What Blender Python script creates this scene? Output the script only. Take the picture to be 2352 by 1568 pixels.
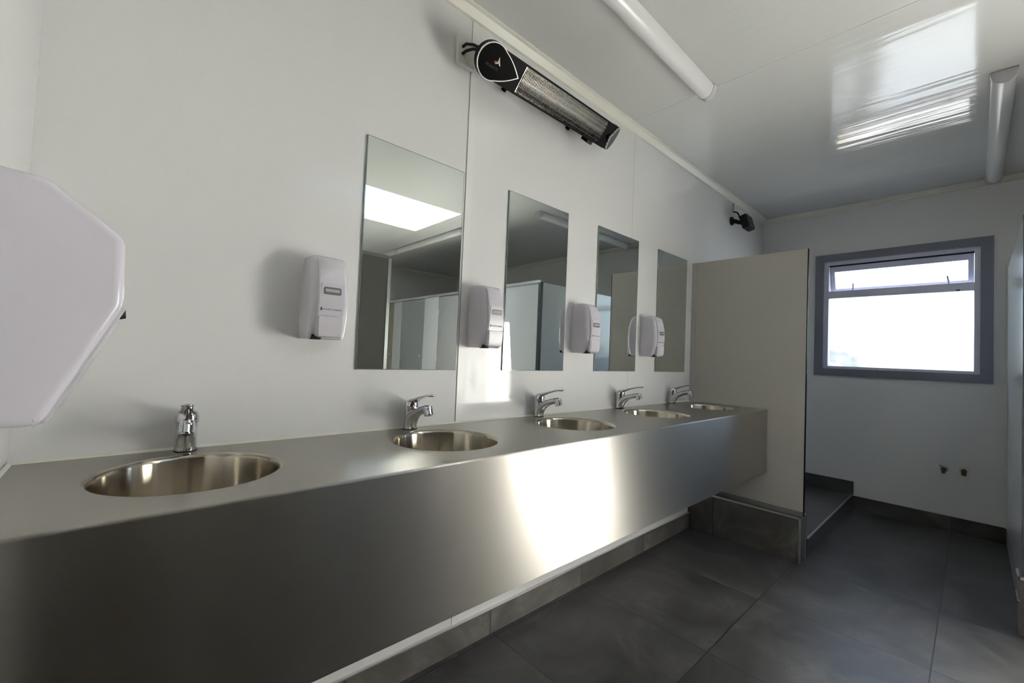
import bpy, bmesh, math, random
from mathutils import Vector, Matrix
PI = math.pi
random.seed(7)
for _o in list(bpy.data.objects):
    bpy.data.objects.remove(_o)
SC = bpy.context.scene
COL = SC.collection

# ------------------------------------------------------------------ camera
cam_d = bpy.data.cameras.new('camera')
cam = bpy.data.objects.new('camera', cam_d)
COL.objects.link(cam)
SC.camera = cam
R_ = Vector((0.7357439, -0.6760299, 0.0407973))
U_ = Vector((-0.0514844, 0.0042358, 0.9986648))
F_ = Vector((0.6753001, 0.7368620, 0.0316885))
M = Matrix.Identity(4)
for i in range(3):
    M[i][0], M[i][1], M[i][2] = R_[i], U_[i], -F_[i]
M.translation = Vector((0.0, -1.37, 1.135))
cam.matrix_world = M
cam_d.sensor_fit = 'HORIZONTAL'
cam_d.sensor_width = 36.0
cam_d.lens = 36.0 * 975.2757 / 2352.0
cam_d.clip_start = 0.01
cam_d.clip_end = 200

# ------------------------------------------------------------------ sky, sun, exposure
world = bpy.data.worlds.new('sky')
SC.world = world
world.use_nodes = True
wn = world.node_tree
wn.nodes.clear()
sky = wn.nodes.new('ShaderNodeTexSky')
sky.sky_type = 'NISHITA'
sky.sun_disc = False
sky.sun_elevation = math.radians(59)
sky.sun_rotation = math.radians(-76)
sky.air_density = 1.0
sky.dust_density = 2.0
wbg = wn.nodes.new('ShaderNodeBackground')
wbg.inputs['Strength'].default_value = 0.074
wout = wn.nodes.new('ShaderNodeOutputWorld')
hsv = wn.nodes.new('ShaderNodeHueSaturation')
hsv.inputs['Saturation'].default_value = 0.8
wn.links.new(sky.outputs[0], hsv.inputs['Color'])
wn.links.new(hsv.outputs[0], wbg.inputs['Color'])
wn.links.new(wbg.outputs[0], wout.inputs['Surface'])

sun_d = bpy.data.lights.new('sun', 'SUN')
sun_d.energy = 18.0
sun_d.angle = math.radians(0.8)
sun_d.color = (1.0, 0.96, 0.905)
sun = bpy.data.objects.new('sun', sun_d)
COL.objects.link(sun)
SUN_DIR = Vector((1.0, 0.19, -1.73)).normalized()
sun.rotation_euler = SUN_DIR.to_track_quat('-Z', 'Y').to_euler()
sun.location = (-3, -4, 6)

vs = SC.view_settings
vs.view_transform = 'Standard'
vs.look = 'None'
vs.gamma = 1.0
vs.use_curve_mapping = False
vs.exposure = 3.95
SC.cycles.max_bounces = 14
SC.cycles.diffuse_bounces = 8
SC.cycles.glossy_bounces = 8
SC.cycles.transmission_bounces = 10
SC.cycles.sample_clamp_indirect = 6.0
SC.cycles.use_denoising = True

# ------------------------------------------------------------------ materials
def mat(name, color, rough=0.5, metal=0.0, spec=0.5, **kw):
    m = bpy.data.materials.new(name)
    m.use_nodes = True
    b = m.node_tree.nodes['Principled BSDF']
    b.inputs['Base Color'].default_value = (*color, 1)
    b.inputs['Roughness'].default_value = rough
    b.inputs['Metallic'].default_value = metal
    b.inputs['Specular IOR Level'].default_value = spec
    for k, v in kw.items():
        b.inputs[k.replace('_', ' ')].default_value = v
    return m

def nodes(m):
    nt = m.node_tree
    return nt, nt.nodes['Principled BSDF']

def noise_rough(m, scale, lo, hi, stretch=(1, 1, 1), bump=0.0, detail=3):
    nt, b = nodes(m)
    tc = nt.nodes.new('ShaderNodeTexCoord')
    mp = nt.nodes.new('ShaderNodeMapping')
    mp.inputs['Scale'].default_value = stretch
    n = nt.nodes.new('ShaderNodeTexNoise')
    n.inputs['Scale'].default_value = scale
    n.inputs['Detail'].default_value = detail
    r = nt.nodes.new('ShaderNodeMapRange')
    r.inputs['To Min'].default_value = lo
    r.inputs['To Max'].default_value = hi
    nt.links.new(tc.outputs['Object'], mp.inputs['Vector'])
    nt.links.new(mp.outputs[0], n.inputs['Vector'])
    nt.links.new(n.outputs['Fac'], r.inputs['Value'])
    nt.links.new(r.outputs[0], b.inputs['Roughness'])
    if bump:
        bp = nt.nodes.new('ShaderNodeBump')
        bp.inputs['Strength'].default_value = bump
        bp.inputs['Distance'].default_value = 0.002
        nt.links.new(n.outputs['Fac'], bp.inputs['Height'])
        nt.links.new(bp.outputs[0], b.inputs['Normal'])
    return n

def wavy(m, scale, strength, dist=0.01):
    nt, b = nodes(m)
    tc = nt.nodes.new('ShaderNodeTexCoord')
    n = nt.nodes.new('ShaderNodeTexNoise')
    n.inputs['Scale'].default_value = scale
    n.inputs['Detail'].default_value = 2
    bp = nt.nodes.new('ShaderNodeBump')
    bp.inputs['Strength'].default_value = strength
    bp.inputs['Distance'].default_value = dist
    nt.links.new(tc.outputs['Object'], n.inputs['Vector'])
    nt.links.new(n.outputs['Fac'], bp.inputs['Height'])
    nt.links.new(bp.outputs[0], b.inputs['Normal'])

def tangent(m, vec):
    nt, b = nodes(m)
    c = nt.nodes.new('ShaderNodeCombineXYZ')
    for i in range(3):
        c.inputs[i].default_value = vec[i]
    nt.links.new(c.outputs[0], b.inputs['Tangent'])

m_wall = mat('white_laminate', (.73, .73, .72), .055, 0, .24)
m_ceil = mat('white_ceiling_laminate', (.66, .665, .64), .09)
_n = noise_rough(m_ceil, 1.0, .075, .10, (7, .4, 1), bump=.42, detail=3)
m_ceil.node_tree.nodes['Bump'].inputs['Distance'].default_value = .012
m_trim = mat('cream_trim', (.76, .75, .66), .35)
m_joint = mat('joint_strip', (.72, .72, .69), .25)
m_white = mat('white_plastic', (.60, .575, .62), .28)
m_white_gloss = mat('white_gloss_plastic', (.66, .63, .685), .16)
m_cream = mat('cream_plastic', (.74, .73, .66), .4)
m_grey_win = mat('grey_window_slot', (.17, .17, .17), .2)
m_black = mat('black_metal', (.004, .004, .004), .45, 0, .08)
m_blackgloss = mat('black_gloss', (.003, .003, .003), .3, 0, .15)
m_blackplastic = mat('black_plastic', (.008, .008, .008), .45, 0, .3)
m_chrome = mat('chrome', (.58, .58, .59), .04, 1.0)
m_alu = mat('aluminium', (.66, .66, .68), .3, 1.0)
m_mesh = mat('wire_mesh', (.30, .29, .27), .35, 1.0)
m_reflector = mat('reflector', (.36, .35, .33), .16, 1.0)
wavy(m_reflector, 60.0, .25, .002)
m_quartz = mat('quartz_tube', (.40, .39, .36), .12)
m_navy = mat('navy_print', (.02, .012, .06), .5)
m_greyprint = mat('grey_print', (.045, .045, .045), .5)
m_whiteprint = mat('white_print', (.75, .70, .66), .5)
m_orangeprint = mat('orange_print', (.30, .08, .02), .5)
m_red = mat('red_dot', (.30, .02, .03), .3)
m_dark = mat('dark_recess', (.02, .018, .02), .6)
m_brass = mat('old_brass', (.16, .12, .05), .4, 1.0)
m_grey_frame = mat('slate_architrave', (.19, .20, .24), .45)
m_silver = mat('silver_powdercoat', (.60, .60, .70), .38, .2)
m_rubber = mat('rubber', (.01, .01, .01), .7)
m_taupe = mat('taupe_panel', (.47, .45, .395), .42)
noise_rough(m_taupe, 60, .38, .46)
m_whitepanel = mat('white_partition_panel', (.72, .74, .73), .14)
m_greydoor = mat('grey_partition_door', (.36, .37, .36), .3)
m_green = mat('shrub_leaf', (.055, .05, .022), .6)
m_bark = mat('bark', (.15, .10, .06), .8)
m_grass = mat('outdoor_ground', (.085, .088, .09), .9)
m_pipe = mat('outdoor_fence', (.5, .47, .4), .8)

# brushed stainless, brushed along the bench (x)
def steel(name, tan, rough=.36, aniso=.93, color=(.53, .51, .47)):
    m = mat(name, color, rough, 1.0, Anisotropic=aniso)
    if tan:
        tangent(m, tan)
    nt, b = nodes(m)
    tc = nt.nodes.new('ShaderNodeTexCoord')
    mp = nt.nodes.new('ShaderNodeMapping')
    mp.inputs['Scale'].default_value = (1.2, 60, 60)
    n = nt.nodes.new('ShaderNodeTexNoise')
    n.inputs['Scale'].default_value = 6
    n.inputs['Detail'].default_value = 4
    r = nt.nodes.new('ShaderNodeMapRange')
    r.inputs['To Min'].default_value = rough * .84
    r.inputs['To Max'].default_value = rough * 1.16
    nt.links.new(tc.outputs['Object'], mp.inputs['Vector'])
    nt.links.new(mp.outputs[0], n.inputs['Vector'])
    nt.links.new(n.outputs['Fac'], r.inputs['Value'])
    nt.links.new(r.outputs[0], b.inputs['Roughness'])
    return m
m_steel_front = steel('brushed_steel_apron', (0, 0, 1), .33, .97)
m_steel_top = steel('brushed_steel_top', (0, 1, 0), .30, .8, (.45, .435, .385))
m_steel_bowl = mat('spun_steel_bowl', (.52, .475, .395), .16, 1.0, Anisotropic=.95, Anisotropic_Rotation=.25)
_nt, _b = nodes(m_steel_bowl)
_tg = _nt.nodes.new('ShaderNodeTangent')
_tg.direction_type = 'RADIAL'
_tg.axis = 'Z'
_nt.links.new(_tg.outputs[0], _b.inputs['Tangent'])

# mirror
m_mirror = mat('mirror_silver', (.80, .84, .81), .0, 1.0)
m_mirror_edge = mat('mirror_edge', (.30, .36, .32), .08, .4)

# slate tile: px, py = joint pitch, ox, oy = offset of a joint, axes = which object coords
def tile(name, pitch, off, axes, base=(.060, .059, .056), grout=(.018, .017, .017), gw=.004, rough=(.26, .42)):
    m = mat(name, base, .35)
    nt, b = nodes(m)
    L = nt.links.new
    tc = nt.nodes.new('ShaderNodeTexCoord')
    sp = nt.nodes.new('ShaderNodeSeparateXYZ')
    L(tc.outputs['Object'], sp.inputs[0])
    def math_(op, a, bb=None):
        n = nt.nodes.new('ShaderNodeMath')
        n.operation = op
        for i, v in enumerate((a, bb)):
            if v is None:
                continue
            if isinstance(v, (int, float)):
                n.inputs[i].default_value = v
            else:
                L(v, n.inputs[i])
        return n.outputs[0]
    masks, cells = [], []
    for k in range(2):
        if pitch[k] is None:
            continue
        s = math_('DIVIDE', math_('SUBTRACT', sp.outputs[axes[k]], off[k]), pitch[k])
        cells.append(math_('FLOOR', s))
        f = math_('FRACT', s)
        d = math_('MINIMUM', f, math_('SUBTRACT', 1.0, f))
        masks.append(math_('LESS_THAN', d, gw / 2 / pitch[k]))
    g = masks[0]
    for x in masks[1:]:
        g = math_('MAXIMUM', g, x)
    cid = cells[0]
    if len(cells) > 1:
        cid = math_('ADD', math_('MULTIPLY', cells[0], 7.3), math_('MULTIPLY', cells[1], 3.1))
    wn_ = nt.nodes.new('ShaderNodeTexWhiteNoise')
    wn_.noise_dimensions = '1D'
    L(cid, wn_.inputs['W'])
    # veined slate
    addv = nt.nodes.new('ShaderNodeVectorMath')
    addv.operation = 'MULTIPLY_ADD'
    L(wn_.outputs['Color'], addv.inputs[0])
    addv.inputs[1].default_value = (5, 5, 5)
    L(tc.outputs['Object'], addv.inputs[2])
    n1 = nt.nodes.new('ShaderNodeTexNoise')
    n1.inputs['Scale'].default_value = 2.6
    n1.inputs['Detail'].default_value = 8
    n1.inputs['Roughness'].default_value = .62
    n1.inputs['Distortion'].default_value = 1.2
    L(addv.outputs[0], n1.inputs['Vector'])
    n2 = nt.nodes.new('ShaderNodeTexNoise')
    n2.inputs['Scale'].default_value = 3.4
    n2.inputs['Detail'].default_value = 5
    n2.inputs['Distortion'].default_value = 2.5
    L(addv.outputs[0], n2.inputs['Vector'])
    vein = math_('SUBTRACT', 1.0, math_('MULTIPLY', math_('ABSOLUTE', math_('SUBTRACT', n2.outputs['Fac'], .5)), 16.0))
    vein = math_('MAXIMUM', vein, 0.0)
    vein = math_('MULTIPLY', vein, math_('MAXIMUM', math_('MULTIPLY', math_('SUBTRACT', n1.outputs['Fac'], .5), 3.0), 0.0))
    n1c = math_('ADD', math_('MULTIPLY', math_('SUBTRACT', n1.outputs['Fac'], .5), 1.9), .42)
    val = math_('ADD', n1c, math_('ADD', math_('MULTIPLY', vein, .8), math_('MULTIPLY', wn_.outputs['Value'], .10)))
    rp = nt.nodes.new('ShaderNodeMix')
    rp.data_type = 'RGBA'
    rp.inputs['A'].default_value = (*[c * .45 for c in base], 1)
    rp.inputs['B'].default_value = (*[c * 1.9 for c in base], 1)
    L(val, rp.inputs['Factor'])
    mx = nt.nodes.new('ShaderNodeMix')
    mx.data_type = 'RGBA'
    L(g, mx.inputs['Factor'])
    L(rp.outputs['Result'], mx.inputs['A'])
    mx.inputs['B'].default_value = (*grout, 1)
    L(mx.outputs['Result'], b.inputs['Base Color'])
    rr = nt.nodes.new('ShaderNodeMapRange')
    rr.inputs['To Min'].default_value = rough[0]
    rr.inputs['To Max'].default_value = rough[1]
    L(n1.outputs['Fac'], rr.inputs['Value'])
    L(rr.outputs[0], b.inputs['Roughness'])
    h = math_('SUBTRACT', math_('MULTIPLY', val, .35), math_('MULTIPLY', g, 1.0))
    bp = nt.nodes.new('ShaderNodeBump')
    bp.inputs['Strength'].default_value = .35
    bp.inputs['Distance'].default_value = .003
    L(h, bp.inputs['Height'])
    L(bp.outputs[0], b.inputs['Normal'])
    return m
m_floor = tile('slate_floor_tile', (.582, .598), (1.172, -.0655), (0, 1))
m_skirt_x = tile('slate_skirting', (.592, None), (1.160, 0), (0, 1), base=(.105, .100, .088))
m_skirt_y = tile('slate_skirting_far', (.598, None), (-1.262, 0), (1, 0))
m_tile_plain = tile('slate_plinth_tile', (.598, None), (-.20, 0), (1, 0), base=(.095, .090, .078))
m_tray = tile('slate_tray_tile', (.582, None), (3.62, 0), (0, 0), base=(.070, .069, .068))

# frosted and clear panes
def glass_mix(name, frosted):
    m = bpy.data.materials.new(name)
    m.use_nodes = True
    nt = m.node_tree
    nt.nodes.clear()
    o = nt.nodes.new('ShaderNodeOutputMaterial')
    mix = nt.nodes.new('ShaderNodeMixShader')
    if frosted:
        a = nt.nodes.new('ShaderNodeBsdfTranslucent')
        a.inputs['Color'].default_value = (.92, .94, .96, 1)
        b = nt.nodes.new('ShaderNodeBsdfRefraction')
        b.inputs['Color'].default_value = (.80, .84, .88, 1)
        b.inputs['IOR'].default_value = 1.15
        b.inputs['Roughness'].default_value = .34
        tc = nt.nodes.new('ShaderNodeTexCoord')
        n = nt.nodes.new('ShaderNodeTexNoise')
        n.inputs['Scale'].default_value = 110
        bp = nt.nodes.new('ShaderNodeBump')
        bp.inputs['Strength'].default_value = .6
        bp.inputs['Distance'].default_value = .004
        nt.links.new(tc.outputs['Object'], n.inputs['Vector'])
        nt.links.new(n.outputs['Fac'], bp.inputs['Height'])
        nt.links.new(bp.outputs[0], b.inputs['Normal'])
        mix.inputs[0].default_value = .88
    else:
        a = nt.nodes.new('ShaderNodeBsdfTransparent')
        b = nt.nodes.new('ShaderNodeBsdfGlossy')
        b.inputs['Roughness'].default_value = .02
        mix.inputs[0].default_value = .05
    nt.links.new(a.outputs[0], mix.inputs[1])
    nt.links.new(b.outputs[0], mix.inputs[2])
    nt.links.new(mix.outputs[0], o.inputs['Surface'])
    return m
m_frost = glass_mix('frosted_glass', True)
m_clear = glass_mix('clear_glass', False)

# ------------------------------------------------------------------ mesh helpers
def BM():
    return bmesh.new()

def box(bm, x0, x1, y0, y1, z0, z1, bev=0.0, seg=2):
    vs_ = [bm.verts.new((x, y, z)) for x in (x0, x1) for y in (y0, y1) for z in (z0, z1)]
    idx = [(0, 1, 3, 2), (4, 6, 7, 5), (0, 4, 5, 1), (2, 3, 7, 6), (0, 2, 6, 4), (1, 5, 7, 3)]
    fs = [bm.faces.new([vs_[i] for i in f]) for f in idx]
    if bev:
        es = list({e for f in fs for e in f.edges})
        bmesh.ops.bevel(bm, geom=es, offset=bev, segments=seg, affect='EDGES', profile=.5)
    return bm

def prism(bm, pts, axis, a0, a1, bev=0.0, seg=2):
    # pts: 2D polygon in the two other axes, in x-y-z order
    def P(p, a):
        q = list(p)
        q.insert(axis, a)
        return q
    A = [bm.verts.new(P(p, a0)) for p in pts]
    B = [bm.verts.new(P(p, a1)) for p in pts]
    fs = [bm.faces.new(A), bm.faces.new(B[::-1])]
    n = len(pts)
    for i in range(n):
        fs.append(bm.faces.new((A[i], B[i], B[(i + 1) % n], A[(i + 1) % n])))
    if bev:
        es = list({e for f in fs for e in f.edges})
        bmesh.ops.bevel(bm, geom=es, offset=bev, segments=seg, affect='EDGES', profile=.5)
    return bm

def loft(bm, rings, cap=True, closed=True):
    R = [[bm.verts.new(p) for p in r] for r in rings]
    n = len(R[0])
    for a, b in zip(R, R[1:]):
        for i in range(n if closed else n - 1):
            j = (i + 1) % n
            bm.faces.new((a[i], a[j], b[j], b[i]))
    if cap:
        bm.faces.new(R[0][::-1])
        bm.faces.new(R[-1])
    return bm

def ring(c, u, v, n=24):
    c, u, v = Vector(c), Vector(u), Vector(v)
    return [c + u * math.cos(2 * PI * i / n) + v * math.sin(2 * PI * i / n) for i in range(n)]

def cyl(bm, p0, p1, r0, r1=None, n=24, cap=True):
    p0, p1 = Vector(p0), Vector(p1)
    d = (p1 - p0).normalized()
    u = d.orthogonal().normalized()
    v = d.cross(u)
    r1 = r0 if r1 is None else r1
    return loft(bm, [ring(p0, u * r0, v * r0, n), ring(p1, u * r1, v * r1, n)], cap)

def tube(bm, pts, r, n=8):
    pts = [Vector(p) for p in pts]
    rings = []
    u = None
    for i, p in enumerate(pts):
        d = (pts[min(i + 1, len(pts) - 1)] - pts[max(i - 1, 0)]).normalized()
        u = d.orthogonal().normalized() if u is None else (u - d * u.dot(d)).normalized()
        v = d.cross(u)
        rings.append(ring(p, u * r, v * r, n))
    return loft(bm, rings)

def lathe(bm, prof, n=48, c=(0, 0, 0)):
    # prof: (r, z) from outside to centre
    c = Vector(c)
    rings = []
    for r, z in prof:
        rings.append([c + Vector((r * math.cos(2 * PI * i / n), r * math.sin(2 * PI * i / n), z)) for i in range(n)])
    return loft(bm, rings, cap=False)

def rrect(w, d, r, n=5):
    # rounded rectangle in (x, y), centred
    out = []
    for cx, cy, a0 in ((w / 2 - r, d / 2 - r, 0), (-w / 2 + r, d / 2 - r, PI / 2), (-w / 2 + r, -d / 2 + r, PI), (w / 2 - r, -d / 2 + r, 1.5 * PI)):
        for i in range(n + 1):
            a = a0 + PI / 2 * i / n
            out.append((cx + r * math.cos(a), cy + r * math.sin(a)))
    return out

def obj(name, bm, m, parent=None, smooth=False, angle=40):
    bmesh.ops.recalc_face_normals(bm, faces=bm.faces)
    me = bpy.data.meshes.new(name)
    bm.to_mesh(me)
    bm.free()
    for mm in (m if isinstance(m, (list, tuple)) else [m]):
        me.materials.append(mm)
    if smooth:
        for p in me.polygons:
            p.use_smooth = True
        me.set_sharp_from_angle(angle=math.radians(angle))
    o = bpy.data.objects.new(name, me)
    COL.objects.link(o)
    if parent:
        o.parent = parent
    return o

def thing(name, label, cat, loc=(0, 0, 0), rot=(0, 0, 0), group=None):
    o = bpy.data.objects.new(name, None)
    COL.objects.link(o)
    o.empty_display_size = .05
    o.location = loc
    o.rotation_euler = rot
    o['label'] = label
    o['category'] = cat
    if group:
        o['group'] = group
    return o

def tag(o, label, cat, group=None):
    o['label'] = label
    o['category'] = cat
    if group:
        o['group'] = group
    return o

def struct(name, bm, m, parent=None, smooth=False):
    o = obj(name, bm, m, parent, smooth)
    if not parent:
        o['kind'] = 'structure'
    return o

def copy_tree(o, parent=None):
    c = o.copy()
    COL.objects.link(c)
    if parent:
        c.parent = parent
        c.matrix_parent_inverse = o.matrix_parent_inverse
    for ch in list(o.children):
        copy_tree(ch, c)
    return c

def letters(name, text, size, m, parent, loc, rot, stretch=1.0):
    cu = bpy.data.curves.new(name, 'FONT')
    cu.body = text
    cu.size = size
    cu.extrude = .0002
    cu.align_x = 'LEFT'
    t = bpy.data.objects.new(name + '_tmp', cu)
    COL.objects.link(t)
    dg = bpy.context.evaluated_depsgraph_get()
    me = bpy.data.meshes.new_from_object(t.evaluated_get(dg))
    bpy.data.objects.remove(t)
    me.materials.clear()
    me.materials.append(m)
    me.transform(Matrix.Diagonal((stretch, 1, 1, 1)))
    o = bpy.data.objects.new(name, me)
    COL.objects.link(o)
    o.parent = parent
    o.location = loc
    o.rotation_euler = rot
    return o

# ------------------------------------------------------------------ room shell
XL, XF, YF, ZC, XLL = -.165, 4.445, -5.05, 2.505, -1.35
PLX, PLY0 = 2.982, -.695          # partition plane, partition end
TH = .09
CH = .862                          # bench height

struct('floor', box(BM(), XLL - .1, XF + .1, YF - .1, .1, -.1, 0), m_floor)

bm = BM()
box(bm, XL - .0, XF + TH, 0, TH, 0, ZC + .3)
struct('wall_back', bm, m_wall)
bm = BM()
box(bm, XL - .10, XL, -.95, TH, 0, ZC + .3)
struct('wall_left', bm, m_wall)
bm = BM()
box(bm, XLL, XL - .10, -.95, -.85, 0, ZC + .3)
box(bm, XLL - TH, XLL, YF, -.85, 0, ZC + .3)
struct('wall_entry', bm, m_wall)
struct('wall_front', box(BM(), XLL - TH, XF + TH, YF - TH, YF, 0, ZC + .3), m_wall)
# wall with the window
WY0, WY1, WZ0, WZ1 = -1.396, -.488, 1.132, 2.042
bm = BM()
box(bm, XF, XF + TH, YF, WY0, 0, ZC + .3)
box(bm, XF, XF + TH, WY1, 0, 0, ZC + .3)
box(bm, XF, XF + TH, WY0, WY1, 0, WZ0)
box(bm, XF, XF + TH, WY0, WY1, WZ1, ZC + .3)
struct('wall_right', bm, m_wall)

# ceiling with the skylight opening
SX0, SX1, SY0, SY1 = 1.06, 2.40, -2.98, -2.09
bm = BM()
xs = [XLL - TH, SX0, SX1, XF + TH]
ys = [YF - TH, SY0, SY1, TH]
for i in range(3):
    for j in range(3):
        if i == 1 and j == 1:
            continue
        box(bm, xs[i], xs[i + 1], ys[j], ys[j + 1], ZC, ZC + .12)
bmesh.ops.remove_doubles(bm, verts=bm.verts, dist=1e-5)
struct('ceiling', bm, m_ceil)

w2 = bpy.data.objects.new('window_2', None)
COL.objects.link(w2)
w2.location = (SX0, SY0, ZC)
w2['kind'] = 'structure'
w2['label'] = 'rectangular roof skylight seen mirrored in the first mirror'
bm = BM()
t = .02
H = .17
box(bm, -t, 0, -t, SY1 - SY0 + t, .12, H + .03)
box(bm, SX1 - SX0, SX1 - SX0 + t, -t, SY1 - SY0 + t, .12, H + .03)
box(bm, 0, SX1 - SX0, -t, 0, .12, H + .03)
box(bm, 0, SX1 - SX0, SY1 - SY0, SY1 - SY0 + t, .12, H + .03)
obj('window_frame', bm, m_white, w2)
obj('window_pane', box(BM(), 0, SX1 - SX0, 0, SY1 - SY0, H, H + .006), m_clear, w2)

# ------------------------------------------------------------------ trims, joints, skirtings
def cove(name, a, b, side):
    # side: inward direction from the wall; ceiling edge out .045, wall edge down .034
    bm = BM()
    a, b, s = Vector(a), Vector(b), Vector(side)
    prof = [(0, 0), (.045, 0), (.045, -.006), (.034, -.012), (.012, -.034), (0, -.036)]
    loft(bm, [[p + s * q[0] + Vector((0, 0, q[1])) for q in prof] for p in (a, b)])
    return struct(name, bm, m_trim)
cove('trim_1', (XL, 0, ZC), (XF, 0, ZC), (0, -1, 0))
cove('trim_2', (XF, 0, ZC), (XF, YF, ZC), (-1, 0, 0))
cove('trim_3', (XLL, YF, ZC), (XF, YF, ZC), (0, 1, 0))
cove('trim_4', (XL, -.95, ZC), (XL, 0, ZC), (1, 0, 0))

def strip(name, x0, x1, y0, y1, z0, z1, m=m_joint):
    return struct(name, box(BM(), x0, x1, y0, y1, z0, z1), m)
strip('trim_5', .972, 1.002, -.0025, 0, CH, ZC - .036, mat('joint_white', (.77, .77, .745), .22))
strip('trim_6', 2.1785, 2.1815, -.001, 0, CH, ZC - .036)
strip('trim_7', XF - .001, XF, -1.137, -1.133, WZ1 + .06, ZC - .036)
strip('trim_8', XF - .001, XF, -1.148, -1.142, .107, WZ0 - .06)
strip('trim_9', 2.103, 2.107, -2.1, -.045, ZC - .001, ZC)
strip('trim_10', .9705, .9725, -.003, 0, CH, ZC - .036, mat('joint_edge', (.5, .5, .48), .3))  # thin greyer line along the edge of the wide joint strip
strip('trim_11', XF - .02, XF, -1.522, -1.512, .107, 1.9, m_joint)

# skirtings
struct('wall_lower', box(BM(), XL, 2.935, -.034, -.0002, 0, .44), m_wall)
struct('baseboard_back', box(BM(), XL, 2.938, -.044, -.034, 0, .099), m_skirt_x)
struct('trim_12', box(BM(), XL, 2.938, -.0455, -.034, .099, .104), m_alu)
strip('trim_13', .972, .996, -.0365, -.034, .104, .44)
struct('baseboard_right', box(BM(), XF - .012, XF, -1.52, -.70, 0, .106), m_skirt_y)

# tiled shower tray behind the partition
tr = thing('shower_tray', 'raised dark slate tiled shower platform under the frosted window behind the partition', 'shower tray', (3.07, -.70, 0))
obj('platform', box(BM(), 0, XF - 3.07, 0, .70, 0, .112), m_tray, tr)
obj('edge_trim', box(BM(), 0, XF - 3.07, -.004, .006, .108, .116), m_alu, tr)
bm = BM()
box(bm, XF - 3.07 - .012, XF - 3.07, -.008, .70, .112, .219)
box(bm, 0, XF - 3.07 - .012, .688, .70, .112, .219)
obj('upstand', bm, m_skirt_y, tr)

# ------------------------------------------------------------------ window in the far wall
w1 = bpy.data.objects.new('window_1', None)
COL.objects.link(w1)
w1.location = (XF, (WY0 + WY1) / 2, WZ0)
w1['kind'] = 'structure'
w1['label'] = 'frosted awning window with slate grey surround, top sash open'
def W(bm, x0, x1, y0, y1, z0, z1, bev=0.0):
    return box(bm, x0 - XF, x1 - XF, y0 - w1.location.y, y1 - w1.location.y, z0 - WZ0, z1 - WZ0, bev)
bm = BM()
aw = .062
W(bm, XF - .018, XF, WY0 - aw, WY0, WZ0 - aw, WZ1 + aw)
W(bm, XF - .018, XF, WY1, WY1 + aw, WZ0 - aw, WZ1 + aw)
W(bm, XF - .018, XF, WY0, WY1, WZ0 - aw, WZ0)
W(bm, XF - .018, XF, WY0, WY1, WZ1, WZ1 + aw)
obj('architrave', bm, m_grey_frame, w1)
bm = BM()
fx0, fx1, fw, TZ0_ = XF + .008, XF + .06, .03, 1.728
W(bm, fx0, fx1, WY0, WY0 + fw, WZ0, WZ1)
W(bm, fx0, fx1, WY1 - fw, WY1, WZ0, WZ1)
W(bm, fx0, fx1, WY0 + fw, WY1 - fw, WZ0, WZ0 + .02)
W(bm, fx0, fx1, WY0 + fw, WY1 - fw, WZ1 - .028, WZ1)
W(bm, fx1, XF + .16, WY0 + .012, WY0 + fw, TZ0_, WZ1)
W(bm, fx1, XF + .16, WY1 - fw, WY1 - .012, TZ0_, WZ1)
obj('window_frame', bm, m_silver, w1)
TZ0, TZ1 = 1.728, 1.789
obj('transom_bar', W(BM(), fx0 - .012, fx1, WY0 + fw, WY1 - fw, TZ0, TZ1, .004), m_silver, w1)
obj('lower_pane', W(BM(), XF + .032, XF + .038, WY0 + fw, WY1 - fw, WZ0 + .02, TZ0), m_frost, w1)
# awning sash hinged at the head, pushed out at its foot
sash_h = WZ1 - .034 - TZ1
an = math.radians(20)
bm = BM()
ya, yb = WY0 + fw + .001 - w1.location.y, WY1 - fw - .001 - w1.location.y
def sash(bm, y0, y1, d0, d1, x0=-.014, x1=.014):
    # d: distance down from the hinge line
    box(bm, x0, x1, y0, y1, -d1, -d0)
sh = sash_h + .012
sash(bm, ya, ya + .03, 0, sh)
sash(bm, yb - .03, yb, 0, sh)
sash(bm, ya + .03, yb - .03, 0, .045)
sash(bm, ya + .03, yb - .03, sh - .035, sh)
so = obj('awning_sash', bm, m_silver, w1)
so.location = (.05, 0, WZ1 - .034 - WZ0)
so.rotation_euler = (0, -an, 0)
pb = BM()
box(pb, -.003, .003, ya + .03, yb - .03, -sh + .035, -.045)
po = obj('sash_pane', pb, m_clear, so)
bm = BM()
box(bm, .02, .028, WY0 + fw - w1.location.y, WY1 - fw - w1.location.y, .910 - .040, .910 - .027)
obj('hinge_seal', bm, m_rubber, w1)
for yy, tilt in ((-.679, .0), (-1.240, .01)):
    bm = BM()
    tube(bm, [(fx0 + .02 - XF, yy - w1.location.y, TZ1 - WZ0 - .002), (fx0 + .024 - XF, yy + tilt - w1.location.y, TZ1 + .062 - WZ0)], .0055, 8)
    obj('stay_arm', bm, m_silver, w1, True)
obj('latch', W(BM(), fx0 - .02, fx0 - .012, -1.296, -1.276, TZ0 + .002, TZ0 + .012, .002), m_dark, w1)

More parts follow.
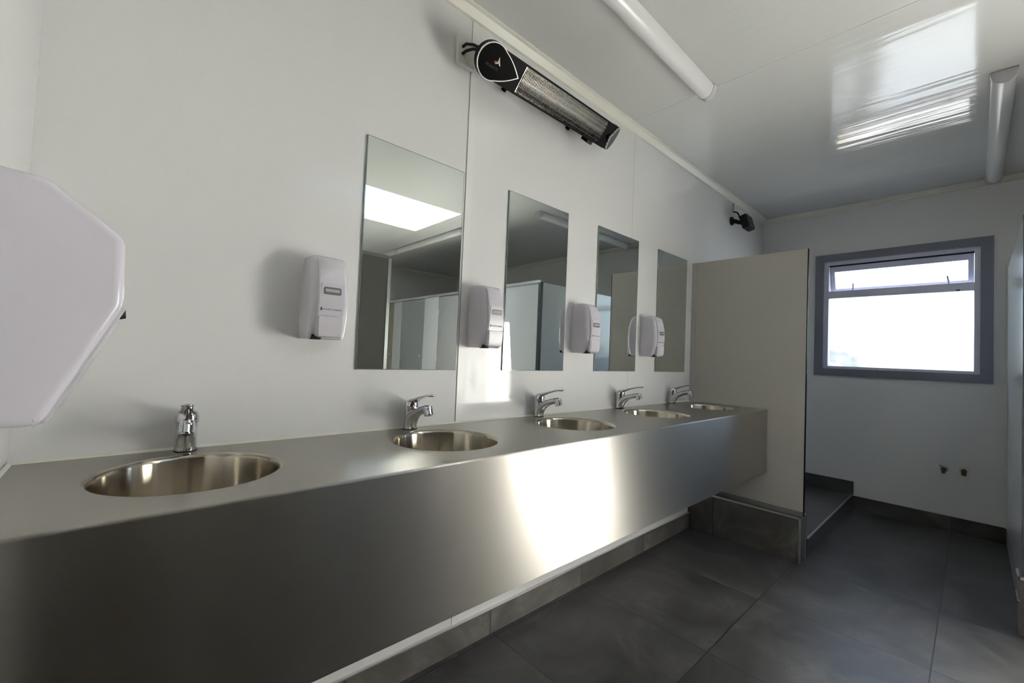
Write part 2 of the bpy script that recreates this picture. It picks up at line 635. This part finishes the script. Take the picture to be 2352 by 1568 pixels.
# outside the window
gb = BM()
box(gb, -40, 40, -40, 40, -.35, -.25)
struct('ground', gb, m_grass)
sr = thing('shrub', 'olive green bush outside, blurred through the lower corner of the frosted window', 'bush', (5.45, -.30, -.25))
bm = BM()
for i in range(1500):
    a, b_ = random.uniform(0, 2 * PI), random.uniform(-1, 1)
    rr = random.uniform(.5, 1) ** .5
    c = Vector((.42 * rr * math.cos(a) * math.sqrt(1 - b_ * b_), .46 * rr * math.sin(a) * math.sqrt(1 - b_ * b_), 1.05 + .74 * rr * b_))
    s = random.uniform(.03, .06)
    u = Vector((random.gauss(0, 1), random.gauss(0, 1), random.gauss(0, 1))).normalized()
    v = u.orthogonal().normalized()
    p = [c - u * s, c + v * s * .45, c + u * s, c - v * s * .45]
    bm.faces.new([bm.verts.new(q) for q in p])
obj('foliage', bm, m_green, sr)
bm = BM()
tube(bm, [(0, 0, 0), (.02, .01, .5), (-.02, .03, 1.2)], .035, 8)
obj('stem', bm, m_bark, sr)

# ------------------------------------------------------------------ vanity bench
BX = [.125, .767, 1.400, 2.070, 2.712]
BY, BR = -.245, .165
VF = -.498
vb = thing('vanity_bench', 'long brushed stainless steel bench with five round sunk basins along the white wall', 'vanity', (XL, 0, 0))
ox = -XL
bm = BM()
x0, x1, y0, y1 = .0015, PLX - XL - .001, VF + .006, -.0015
def loop(pts):
    v = [bm.verts.new((p[0], p[1], CH)) for p in pts]
    return [bm.edges.new((v[i], v[(i + 1) % len(v)])) for i in range(len(v))]
es = loop([(x0, y0), (x1, y0), (x1, y1), (x0, y1)])
for bx in BX:
    es += loop([(bx + ox + (BR + .003) * math.cos(2 * PI * i / 72), BY + (BR + .003) * math.sin(2 * PI * i / 72)) for i in range(72)])
bmesh.ops.triangle_fill(bm, use_beauty=True, use_dissolve=False, edges=es)
top_faces = list(bm.faces)
for f in top_faces:
    if f.normal.z < 0:
        f.normal_flip()
ext = bmesh.ops.extrude_face_region(bm, geom=top_faces)
for v in [g for g in ext['geom'] if isinstance(g, bmesh.types.BMVert)]:
    v.co.z -= .003
bmesh.ops.recalc_face_normals(bm, faces=bm.faces)
obj('benchtop', bm, m_steel_top, vb)
# front apron: rounded nose, face, returned hem
prof = []
for i in range(7):
    a = PI / 2 * i / 6
    prof.append((VF + .006 - .006 * math.sin(a), CH - .006 + .006 * math.cos(a)))
outer = prof + [(VF, .484), (VF + .001, .480), (VF + .004, .479), (VF + .022, .479)]
inner = [(VF + .022, .482), (VF + .005, .482), (VF + .003, .486), (VF + .003, CH - .008), (VF + .006, CH - .003)]
bm = BM()
prism(bm, outer + inner, 0, .0015, PLX - XL - .001)
obj('front_apron', bm, m_steel_front, vb, True, 30)
bprof = [(BR + .004, 0.0002), (BR + .001, -.0006), (BR - .003, -.004), (BR - .005, -.012), (BR - .010, -.09), (BR - .018, -.118), (BR - .036, -.134), (BR - .065, -.140), (.05, -.146), (.033, -.148)]
proto_b = None
for bx in BX:
    if proto_b is None:
        bm = lathe(BM(), bprof, 72)
        o = obj('basin', bm, m_steel_bowl, vb, True, 60)
        bm = lathe(BM(), [(.033, -.147), (.031, -.1455), (.024, -.146), (.020, -.150), (.001, -.151)], 32)
        obj('drain', bm, m_chrome, o, True)
        proto_b = o
    else:
        o = copy_tree(proto_b, vb)
    o.location = (bx + ox, BY, CH)
bm = BM()
prism(bm, [(-.002, CH), (-.008, CH), (-.002, CH + .006)], 0, .002, PLX - XL - .005)
obj('silicone_bead', bm, m_trim, vb)
obj('silicone_bead', prism(BM(), [(.002, CH), (.008, CH), (.002, CH + .006)], 1, VF + .01, -.010), m_trim, vb)

# ------------------------------------------------------------------ mixer taps
def make_tap():
    t = thing('mixer_tap', 'x', 'tap', group='chrome mixer taps along the bench')
    bm = BM()
    N = 32
    rings = []
    for z, r, fy in ((0.003, .0232, 1.0), (.01, .0230, 1.0), (.04, .0222, 1.0), (.074, .0222, 1.0)):
        rings.append(ring((0, 0, z), (r, 0, 0), (0, r * fy, 0), N))
    loft(bm, rings)
    obj('body', bm, m_chrome, t, True)
    bm = BM()
    lathe(bm, [(.0238, 0), (.0238, .0035), (.0225, .0035), (.0225, 0)], 32)
    obj('base_ring', bm, m_rubber, t, True)
    # spout growing out of the foot of the body: (lower fwd, z), (upper fwd, z), half width
    prof = [((.0215, .004), (-.020, .030), .0218), ((.0255, .018), (-.010, .055), .0222), ((.0330, .033), (.010, .067), .0215),
            ((.0470, .046), (.032, .0745), .0195), ((.0680, .057), (.056, .0825), .0175), ((.0920, .0655), (.084, .0905), .0162),
            ((.1080, .0690), (.106, .0955), .0158), ((.1190, .0720), (.120, .0945), .0140), ((.1250, .0780), (.126, .0900), .0090)]
    rings = []
    for (lf, lz), (uf, uz), w in prof:
        c = Vector((0, -(lf + uf) / 2, (lz + uz) / 2))
        v = Vector((0, -(uf - lf) / 2, (uz - lz) / 2))
        rings.append(ring(c, Vector((w, 0, 0)), v, N))
    bm = BM()
    loft(bm, rings)
    sp = obj('spout', bm, m_chrome, t, True, 60)
    bm = BM()
    cyl(bm, (0, -.1085, .0875), (0, -.1185, .0635), .0162, .0155, 28)
    cyl(bm, (0, -.1180, .0645), (0, -.1193, .0612), .0125, .0120, 24)
    obj('aerator', bm, m_chrome, sp, True)
    # lever cap: dome cut by a slanted face
    bm = BM()
    rings = []
    for z, r, dy in ((.071, .0246, 0), (.074, .0250, 0), (.086, .0246, -.001), (.096, .0215, -.003), (.102, .0155, -.006), (.105, .007, -.008)):
        rings.append(ring((0, dy, z), (r, 0, 0), (0, r, 0), N))
    loft(bm, rings)
    lv = obj('lever_cap', bm, m_chrome, t, True, 60)
    # lever blade
    bl = [((0, .010, .092), .015, .010), ((0, -.012, .098), .0175, .0095), ((0, -.034, .105), .0155, .0075), ((0, -.060, .114), .0125, .0050), ((0, -.090, .122), .0125, .0040), ((0, -.114, .127), .0135, .0038), ((0, -.132, .128), .0128, .0036), ((0, -.139, .130), .0095, .0030), ((0, -.1415, .1302), .0040, .0012)]
    bm = BM()
    loft(bm, [ring(c, Vector((w, 0, 0)), Vector((0, h * .25, h)), 20) for c, w, h in bl])
    obj('lever', bm, m_chrome, lv, True, 60)
    bm = BM()
    cyl(bm, (0, -.0235, .085), (0, -.0262, .0845), .0036, .003, 14)
    d = obj('indicator_dot', bm, m_red, lv, True)
    d['label'] = 'small red hot and cold indicator dot'
    return t
tap_labels = [
    'chrome lever mixer tap behind the basin closest to the big white towel dispenser',
    'chrome lever mixer tap standing below the tallest-looking mirror, second basin along the bench',
    'chrome lever mixer tap behind the third, middle basin of the bench',
    'chrome lever mixer tap behind the fourth basin, second from the taupe partition',
    'chrome lever mixer tap behind the last basin, beside the taupe partition']
tap0 = make_tap()
for i, tx in enumerate([.130, .757, 1.405, 2.058, 2.665]):
    t = tap0 if i == 0 else copy_tree(tap0)
    t.location = (tx, -.034, CH)
    t.rotation_euler = (0, 0, math.radians([-6, 0, 1, 0, 1][i]))
    t['label'] = tap_labels[i]

# ------------------------------------------------------------------ mirrors
mirror_labels = [
    'tall frameless mirror showing the bright skylight, first and largest-looking above the bench',
    'frameless wall mirror reflecting a white cubicle panel, second above the bench',
    'frameless wall mirror above the fourth basin, between the third and fourth soap dispensers',
    'smallest-looking frameless mirror, beside the taupe partition']
for i, (a, b_) in enumerate([(.564, .959), (1.200, 1.597), (1.848, 2.250), (2.484, 2.884)]):
    t = thing('wall_mirror', mirror_labels[i], 'mirror', (a, 0, 1.067), group='frameless mirrors above the bench')
    w, h = b_ - a, .780
    bm = BM()
    box(bm, 0, w, -.006, -.0005, 0, h)
    obj('glass_edge', bm, m_mirror_edge, t)
    bm = BM()
    box(bm, .0025, w - .0025, -.0068, -.0058, .0025, h - .0025)
    obj('mirror_face', bm, m_mirror, t)

# ------------------------------------------------------------------ soap dispensers
def make_soap():
    t = thing('soap_dispenser', 'x', 'soap dispenser', group='white soap dispensers on the wall')
    W_, H_ = .110, .246
    bm = BM()
    rings = []
    # (z, width, depth, corner radius)
    for z, w, d, r in ((.000, .102, .072, .012), (.003, .106, .080, .016), (.020, .109, .090, .022), (.060, .110, .104, .026), (.110, .110, .108, .028), (.170, .108, .104, .028), (.215, .104, .094, .026), (.234, .099, .084, .024), (.242, .093, .074, .022), (.246, .080, .058, .018)):
        rr = []
        for x, y in rrect(w, d * 2, r):
            y = min(y, 0.0)
            rr.append((x, y, z))
        rings.append(rr)
    loft(bm, rings)
    obj('housing', bm, m_white_gloss, t, True, 50)
    # raised front cover
    bm = BM()
    rings = []
    for z, y in ((.068, -.1085), (.110, -.1125), (.170, -.1080), (.212, -.0985), (.230, -.089)):
        w = .078 if z < .2 else .074
        rings.append([(-w / 2, -.06, z), (-w / 2, y + .003, z), (-w / 2 + .004, y, z), (w / 2 - .004, y, z), (w / 2, y + .003, z), (w / 2, -.06, z)])
    loft(bm, rings)
    fc = obj('front_cover', bm, m_white, t, True, 35)
    # sight window with a recess frame
    bm = BM()
    rings = []
    prism(bm, [(x, z + .139) for x, z in rrect(.050, .021, .005)], 1, -.1132, -.108)
    sw = obj('sight_window', bm, m_grey_win, fc)
    bm = BM()
    prism(bm, [(x, z + .140) for x, z in rrect(.041, .009, .003)], 1, -.1138, -.110)
    obj('window_glass', bm, mat_slot, sw)
    bm = BM()
    prism(bm, [(x, z + .142) for x, z in rrect(.062, .040, .008)], 1, -.1120, -.108)
    obj('window_recess', bm, m_white, fc)
    # push bar
    bm = BM()
    rings = []
    for z, y, w in ((.004, -.098, .066), (.008, -.106, .073), (.020, -.110, .077), (.045, -.1115, .078), (.0645, -.1115, .078)):
        rings.append([(-w / 2, -.05, z), (-w / 2, y + .005, z), (-w / 2 + .006, y, z), (w / 2 - .006, y, z), (w / 2, y + .005, z), (w / 2, -.05, z)])
    loft(bm, rings)
    obj('push_bar', bm, m_white, t, True, 35)
    bm = BM()
    prism(bm, [(-.066, -.002), (-.092, -.002), (-.099, .006), (-.080, .014), (-.070, .010)], 0, -.043, -.020)
    bm2 = BM()
    pass
    nz = obj('nozzle', bm, m_dark, t)
    bm2.free()
    # printed logo: swirl and wording
    bm = BM()
    pts_o, pts_i = [], []
    for k in range(17):
        a = math.radians(112 - k * 245 / 16)
        wth = .0030 * math.sin(PI * (k + .6) / 17.2) + .0004
        pts_o.append((-.0300 + .0047 * math.cos(a), .0860 + .0047 * math.sin(a)))
        pts_i.append((-.0310 + (.0047 - wth) * math.cos(a), .0858 + (.0047 - wth) * math.sin(a)))
    for k in range(16):
        q = [pts_o[k], pts_o[k + 1], pts_i[k + 1], pts_i[k]]
        bm.faces.new([bm.verts.new((x, -.1107 - (z - .086) * .095, z)) for x, z in q])
    obj('logo_mark', bm, m_navy, fc)
    letters('lettering', 'PACIFIC HYGIENE', .0062, m_dimprint, fc, (-.0235, -.1107, .0835), (PI / 2 + .06, 0, 0), 1.08)
    return t
m_dimprint = mat('dim_print', (.10, .085, .12), .5)
mat_slot = mat('soap_level_glass', (.42, .42, .41), .08)
soap0 = make_soap()
soap_labels = [
    'white plastic soap dispenser on bare wall before the first mirror, nearest the towel dispenser',
    'white plastic soap dispenser overlapping the edge of the second mirror, below the black heater',
    'white plastic soap dispenser overlapping the third mirror, above the third basin',
    'white plastic soap dispenser overlapping the last mirror, closest to the taupe partition']
for i, sx in enumerate([.441, 1.068, 1.712, 2.357]):
    t = soap0 if i == 0 else copy_tree(soap0)
    t.location = (sx, 0, 1.159)
    t['label'] = soap_labels[i]

# ------------------------------------------------------------------ towel dispenser on the end wall
td = thing('towel_dispenser', 'big white plastic towel dispenser on the end wall above the first basin', 'towel dispenser', (XL, -.60, 1.02))
pr = [(0, .318), (.087, .311), (.162, .250), (.164, .160), (.098, .008), (.090, .003), (0, .005)]
pr2 = pr
bm = BM()
prism(bm, [(x, z) for x, z in pr], 1, 0, .25, .011, 4)
obj('housing', bm, m_white_gloss, td, True, 50)
bm = BM()
pf = [(.1665, .157), (.099, .004), (.094, .008), (.160, .159)]
prism(bm, pf, 1, .012, .245, .0012, 2)
obj('lower_flap', bm, m_white, td, True, 40)
bm = BM()
cyl(bm, (.1600, .05, .150), (.1668, .05, .1505), .0075, .006, 14)
obj('lock', bm, m_dark, td, True)

# ------------------------------------------------------------------ radiant heater
A = math.radians(44)
hc = Vector((1.345, -.135, 2.238))
ht = thing('radiant_heater', 'long black tilted infrared bar heater with wire grille high on the wall', 'heater', hc, (A, 0, 0))
HL, HH = .405, .058             # half length of the trough body, half height
bm = BM()
# trough cross-section in (y, z): front is -y
outer = [(0, HH), (.020, HH), (.052, .040), (.062, .0), (.052, -.040), (.020, -HH), (0, -HH)]
inner = [(0, -HH + .008), (.018, -HH + .010), (.040, -.026), (.046, 0), (.040, .026), (.018, HH - .010), (0, HH - .008)]
prism(bm, outer + inner, 0, -.340, .385)
obj('housing', bm, m_black, ht, True, 35)
G0, G1 = -.225, .325            # grille opening
def arc(x0, x1):
    bm = BM()
    pts = [(.001, -HH + .009), (.017, -HH + .0115), (.038, -.026), (.044, 0), (.038, .026), (.017, HH - .0115), (.001, HH - .009)]
    A_ = [[(x, y, z) for y, z in pts] for x in (x0, x1)]
    loft(bm, A_, cap=False, closed=False)
    return bm
obj('reflector', arc(G0, G1), m_reflector, ht, True, 60)
bm = BM()
for x0, x1 in ((-.340, G0), (G1, .385)):
    obj('front_plate', box(BM(), x0, x1, -.003, .008, -HH, HH, .001, 1), m_black, ht)
bm = BM()
pts = [(.001, -HH + .009), (.017, -HH + .0115), (.038, -.026), (.044, 0), (.038, .026), (.017, HH - .0115), (.001, HH - .009)]
m_endp = mat('bright_end_plate', (.82, .81, .76), .18, 1.0)
prism(bm, pts, 0, G1 - .004, G1)
obj('reflector_end', bm, m_endp, ht)
obj('reflector_end', prism(BM(), pts, 0, G0, G0 + .004), m_endp, ht)
bm = BM()
cyl(bm, (G0 + .004, .024, 0), (G1 - .004, .024, 0), .008, None, 16)
obj('heat_tube', bm, m_quartz, ht, True)
# protective wire mesh: lengthwise rods and fine cross wires
bm = BM()
for z in (-.040, -.024, -.008, .008, .024, .040):
    cyl(bm, (G0, -.004 - .006 * (1 - (z / .05) ** 2), z), (G1, -.004 - .006 * (1 - (z / .05) ** 2), z), .0013, None, 6)
k = G0 + .004
while k < G1:
    tube(bm, [(k, -.003, -.050), (k, -.009, -.025), (k, -.0105, 0), (k, -.009, .025), (k, -.003, .050)], .0011, 4)
    k += .0072
obj('grille', bm, m_mesh, ht)
m_line = mat('satin_chrome_line', (.92, .92, .92), .35, .6)
# teardrop end caps
def tear(cx, tip, r, n=40):
    # outline in (x, z): round about cx, drawn to a point at x = tip
    s = 1 if tip > cx else -1
    d = abs(tip - cx)
    a0 = math.acos(r / d)
    pts = [(cx + s * r * math.cos(a0 + (2 * PI - 2 * a0) * i / n), r * math.sin(a0 + (2 * PI - 2 * a0) * i / n)) for i in range(n + 1)]
    P0, P1 = pts[0], pts[-1]
    out = []
    T = (tip, 0)
    # bowed flanks
    for k in range(1, 5):
        f = k / 5
        out.append((P1[0] + (T[0] - P1[0]) * f, P1[1] + (T[1] - P1[1]) * f - .006 * math.sin(PI * f) * 1.0))
    out.append(T)
    for k in range(1, 5):
        f = k / 5
        out.append((T[0] + (P0[0] - T[0]) * f, T[1] + (P0[1] - T[1]) * f + .006 * math.sin(PI * f)))
    return pts + out
for s in (-1, 1):
    cx, tip, tr_ = (-.372, -.250, .064) if s < 0 else (.452, .358, .060)
    o_ = tear(cx, tip, tr_)
    i_ = tear(cx, tip + s * .006, tr_ - .0036)
    bm = BM()
    prism(bm, o_, 1, -.022, .012)
    ec = obj('end_cap', bm, m_black, ht, True, 40)
    # chrome line around the face
    bm = BM()
    n = len(o_)
    oo = [bm.verts.new((x, -.0245, z)) for x, z in o_]
    ii = [bm.verts.new((x, -.0245, z)) for x, z in i_]
    ob = [bm.verts.new((x, -.016, z)) for x, z in o_]
    for q in range(n):
        p = (q + 1) % n
        bm.faces.new((oo[q], oo[p], ii[p], ii[q]))
        bm.faces.new((ob[q], ob[p], oo[p], oo[q]))
    obj('chrome_line', bm, m_line, ec, True, 40)
    bm = BM()
    prism(bm, i_, 1, -.0242, -.020)
    obj('cap_face', bm, m_blackgloss, ec)
    if s == -1:
        # flame-like emblem and wording
        bm = BM()
        E_ = [(-.004, .030), (.004, .016), (.013, .004), (.007, .004), (.001, .009), (-.009, .002), (-.012, .005), (-.004, .013)]
        f = [bm.verts.new((x - .352, -.0250, z - .004)) for x, z in E_]
        bm.faces.new(f)
        obj('emblem', bm, m_whiteprint, ec)
        bm = BM()
        f = [bm.verts.new((x - .352, -.0249, z - .004)) for x, z in [(-.018, .010), (-.010, .014), (-.006, .012), (-.013, .003), (-.016, .003)]]
        bm.faces.new(f)
        obj('emblem_flame', bm, m_orangeprint, ec)
        letters('lettering', 'MORETTI', .0135, m_greyprint, ec, (-.398, -.0250, -.020), (PI / 2, 0, 0), .98)
    # the caps fold back towards the wall about their points
    ec.location = (tip, -.004, 0)
    for me in {ec.data} | {c.data for c in ec.children}:
        me.transform(Matrix.Translation((-tip, 0, 0)))
    for c in ec.children:
        c.location.x -= tip if c.name.startswith('lettering') else 0
    for me in {c.data for c in ec.children if c.name.startswith('lettering')}:
        me.transform(Matrix.Translation((tip, 0, 0)))
    ec.rotation_euler = (0, 0, s * math.radians(8 if s < 0 else 34))
# bracket and foot
bm = BM()
box(bm, .27, .31, .0, .05, -HH - .016, -HH + .004, .002, 1)
obj('bracket_foot', bm, m_blackplastic, ht)
for bx in (-.2, .22):
    obj('wall_bracket', tube(BM(), [(bx, .050, .0), (bx, .095, .0), (bx, .105, -.03), (bx, .115, -.075)], .012, 8), m_black, ht, True)
# connection plate and leads
jp = thing('junction_plate', 'cream electrical plate on the wall beside the black heater', 'electrical plate', (.895, 0, 2.258))
bm = BM()
box(bm, 0, .085, -.014, 0, 0, .112, .004, 2)
obj('plate', bm, m_cream, jp)
bm = BM()
box(bm, .040, .083, -.020, -.012, .012, .100, .003, 2)
obj('terminal_cover', bm, m_cream, jp)
for k, dz in enumerate((.020, -.008)):
    bm = BM()
    # leads drawn in the heater's own space
    inv = (Matrix.Translation(hc) @ Matrix.Rotation(A, 4, 'X')).inverted()
    P = [(.918, -.016, 2.307 + dz), (.918, -.040, 2.306 + dz), (.928, -.070, 2.300 + dz * .6), (.95, -.095, 2.290 + dz * .3), (.975, -.11, 2.275)]
    tube(bm, [inv @ Vector(p) for p in P], .0055, 8)
    obj('lead', bm, m_blackplastic, ht, True)

# ------------------------------------------------------------------ wall speaker and its conduit
sp_ = thing('wall_speaker', 'small black speaker on a swivel bracket high in the far corner', 'speaker', (3.722, -.105, 2.297), (math.radians(-16), 0, 0))
bm = BM()
box(bm, -.068, .068, -.022, .030, -.056, .056, .005, 2)
obj('cabinet', bm, m_blackplastic, sp_)
bm = BM()
box(bm, -.064, .064, -.027, -.021, -.052, .052, .002, 1)
obj('speaker_grille', bm, mat('grille_cloth', (.045, .046, .047), .8), sp_)
bm = BM()
box(bm, -.045, -.015, -.0285, -.0265, -.047, -.041)
obj('badge', bm, mat('badge_grey', (.12, .125, .13), .4), sp_)
inv = (Matrix.Translation(sp_.location) @ sp_.rotation_euler.to_matrix().to_4x4()).inverted()
bm = BM()
tube(bm, [inv @ Vector(p) for p in [(3.66, -.002, 2.315), (3.665, -.03, 2.31), (3.68, -.055, 2.30), (3.69, -.08, 2.295)]], .017, 10)
cyl(bm, inv @ Vector((3.66, -.0015, 2.315)), inv @ Vector((3.66, -.016, 2.315)), .036, .032, 16)
obj('swivel_bracket', bm, m_blackplastic, sp_, True)
bm = BM()
tube(bm, [inv @ Vector(p) for p in [(3.690, -.008, 2.398), (3.685, -.03, 2.392), (3.68, -.05, 2.37), (3.68, -.065, 2.32)]], .006, 8)
obj('cable', bm, m_rubber, sp_, True)
cd = tag(obj('cable_conduit', box(BM(), 3.682, 3.698, -.012, 0, 2.395, 2.469, .003, 1), mat('grey_conduit', (.42, .42, .41), .5)),
         'short grey cable conduit dropping from the ceiling trim to the black speaker', 'conduit')

# ------------------------------------------------------------------ ceiling battens
def make_batten(length):
    t = thing('batten_light', 'x', 'ceiling light', group='white batten lights on the ceiling')
    bm = BM()
    box(bm, -length / 2, length / 2, -.036, .036, -.018, 0, .002, 1)
    obj('base_tray', bm, m_white, t)
    bm = BM()
    pts = [(-.040 * math.cos(PI * i / 14) * 1.0, -.010 - .052 * math.sin(PI * i / 14)) for i in range(15)]
    prism(bm, pts, 0, -length / 2 + .02, length / 2 - .02)
    obj('diffuser', bm, mat_diff, t, True, 30)
    for s in (-1, 1):
        bm = BM()
        pts = [(-.043 * math.cos(PI * i / 14), -.004 - .060 * math.sin(PI * i / 14)) for i in range(15)]
        a, b_ = sorted((s * (length / 2 - .03), s * (length / 2 + .004)))
        prism(bm, pts, 0, a, b_)
        obj('end_cap', bm, m_white, t, True, 30)
    return t
mat_diff = mat('opal_diffuser', (.78, .78, .77), .25)
bat_specs = [((1.345, -.460, ZC), 0, 'unlit white tube light on the ceiling above the black heater'),
             ((3.60, -1.455, ZC), 0, 'unlit white tube light on the ceiling running up to the window wall'),
             ((2.70, -3.20, ZC), PI / 2, 'unlit white tube light beside the skylight, seen only mirrored'),
             ((2.70, -4.76 + .05, ZC), PI / 2, 'unlit white tube light by the rear wall, beyond the skylight')]
b0 = make_batten(1.50)
for i, (loc, rz, lab) in enumerate(bat_specs):
    t = b0 if i == 0 else copy_tree(b0)
    t.location = loc
    t.rotation_euler = (0, 0, rz)
    t['label'] = lab
bat = b0
bpy.data.objects[bat.name].location.z = ZC
# the last batten is a shorter run
# ------------------------------------------------------------------ taupe partition at the end of the bench
pt = thing('partition_panel', 'tall taupe partition panel on a slate tiled plinth at the end of the bench', 'partition', (PLX, 0, 0))
obj('panel', box(BM(), 0.002, .017, PLY0, -.006, .262, 1.842), m_taupe, pt)
obj('edge_strip', box(BM(), 0.001, .018, PLY0 - .003, PLY0 + .001, .262, 1.842), m_black, pt)
obj('plinth', box(BM(), -.042, .075, PLY0 + .004, 0, 0, .256), m_tile_plain, pt)
bm = BM()
box(bm, -.044, -.036, PLY0 + .002, 0, .249, .2595)
box(bm, -.044, -.036, PLY0 + .000, PLY0 + .010, 0, .2595)
box(bm, .069, .077, PLY0 + .000, PLY0 + .010, 0, .2595)
box(bm, -.044, .077, PLY0 + .000, PLY0 + .008, .249, .2595)
obj('tile_trim', bm, m_alu, pt)
bm = BM()
box(bm, -.006, .024, PLY0 + .003, -.002, .256, .284)
obj('floor_channel', bm, mat('grey_channel', (.20, .195, .18), .45), pt)
bm = BM()
box(bm, -.004, .022, -.034, 0, .284, 1.842)
obj('wall_channel', bm, mat('grey_wall_channel', (.46, .46, .44), .35, .4), pt)

# ------------------------------------------------------------------ pipe stubs below the window
for i, (py, pz, lab) in enumerate([(-1.222, .441, 'capped brass pipe stub with a tiny lever, low on the window wall'), (-1.322, .446, 'plain capped brass pipe stub beside the lever one, low on the window wall')]):
    t = thing('pipe_stub', lab, 'pipe', (XF, py, pz), group='brass pipe stubs below the window')
    bm = BM()
    cyl(bm, (0, 0, 0), (-.005, 0, 0), .027, .024, 24)
    obj('wall_flange', bm, m_white, t, True)
    bm = BM()
    cyl(bm, (-.004, 0, 0), (-.035, 0, 0), .010, None, 16)
    cyl(bm, (-.030, 0, 0), (-.052, 0, 0), .017, .016, 6)
    obj('fitting', bm, m_brass, t, True)
    bm = BM()
    if i == 0:
        cyl(bm, (-.045, .004, -.012), (-.047, 0, -.030), .011, .010, 12)
        tube(bm, [(-.05, .004, .012), (-.055, .014, .022), (-.056, .020, .030)], .0035, 6)
    else:
        cyl(bm, (-.042, 0, -.006), (-.044, 0, -.030), .013, .013, 12)
    obj('valve', bm, m_brass, t, True)

# ------------------------------------------------------------------ toilet cubicles across the room
tc_ = thing('toilet_cubicle', 'row of white panelled toilet cubicles opposite the bench, gloss end panel facing the window', 'cubicle', (3.0, -1.52, 0))
CZ0, CZ1 = .262, 1.862
obj('end_panel', box(BM(), .018, XF - 3.0, -.018, 0, 0, CZ1), m_whitepanel, tc_)
bm = BM()
box(bm, -.012, .018, -.030, .004, .25, CZ1 + .004)
obj('corner_post', bm, mat('dark_post', (.10, .105, .11), .4, .5), tc_)
bm = BM()
box(bm, -.05, .07, -3.5, .016, 0, .25)
obj('plinth', bm, m_tile_plain, tc_)
bm = BM()
box(bm, -.053, -.045, -3.5, .018, .243, .254)
box(bm, -.053, .072, .011, .019, .243, .254)
box(bm, -.053, .072, .011, .019, .150, .156)
obj('tile_trim', bm, m_alu, tc_)
bm = BM()
box(bm, -.014, .026, -3.53, .0, CZ1 - .006, CZ1 + .022)
obj('head_rail', bm, m_alu, tc_)
m_whitepanel2 = mat('off_white_panel', (.56, .57, .56), .2)
def pil(y0, y1):
    obj('pilaster', box(BM(), 0, .018, y0 + 1.52, y1 + 1.52, .25, CZ1), m_whitepanel, tc_)
def door(y0, y1, m, hinge_at, lock_at):
    d = obj('door', box(BM(), .002, .018, y0 + 1.523, y1 + 1.517, .27, CZ1 - .01), m, tc_)
    for z in (.45, 1.05, 1.65):
        obj('hinge', box(BM(), -.006, .006, hinge_at + 1.52 - .014, hinge_at + 1.52 + .014, z - .04, z + .04), m_alu, d)
    bm = BM()
    cyl(bm, (.003, lock_at + 1.52, 1.07), (-.012, lock_at + 1.52, 1.07), .022, None, 16)
    obj('lock', bm, m_alu, d, True)
    return d
pil(-2.31, -1.55)
pl_ = obj('pilaster', box(BM(), 0, .018, -2.70 + 1.52, -2.32 + 1.52, .25, CZ1), m_whitepanel2, tc_)
bm = BM()
tube(bm, [(0, -1.01, .80), (-.04, -1.01, .80), (-.045, -1.01, .82), (-.045, -1.01, 1.04), (-.04, -1.01, 1.06), (0, -1.01, 1.06)], .010, 8)
obj('pull_handle', bm, m_whitepanel2, pl_, True)
door(-3.355, -2.70, m_greydoor, -3.35, -2.77)
pil(-3.70, -3.36)
door(-4.34, -3.70, m_greydoor, -4.33, -3.76)
pil(-4.58, -4.34)
door(-5.03, -4.58, mat('tan_door', (.36, .33, .24), .3), -5.0, -4.64)

# privacy screen behind the camera, seen dark in the first mirror
ps = thing('privacy_screen', 'dark taupe privacy screen on a slate plinth, mirrored beside the first mirror\'s edge', 'screen', (.22, -1.73, 0))
obj('panel', box(BM(), .0, 1.27, -.016, 0, .262, 1.842), mat('shaded_taupe_panel', (.20, .195, .175), .4), ps)  # partition taupe with its backlit shade put into the colour
obj('edge_strip', box(BM(), 1.270, 1.295, -.022, .006, .256, 1.846), m_alu, ps)
obj('panel', box(BM(), -1.55, -.012, -.046, -.030, .0, 1.842), mat('added_dark_panel', (.15, .135, .12), .4), ps)  # added unseen panel, darkens what the steel apron reflects
obj('head_rail', box(BM(), 0, 1.27, -.022, .006, 1.842, 1.866), mat('grey_rail', (.30, .30, .27), .4), ps)
obj('plinth', box(BM(), -.02, 1.31, -.068, .05, 0, .256), m_skirt_x, ps)
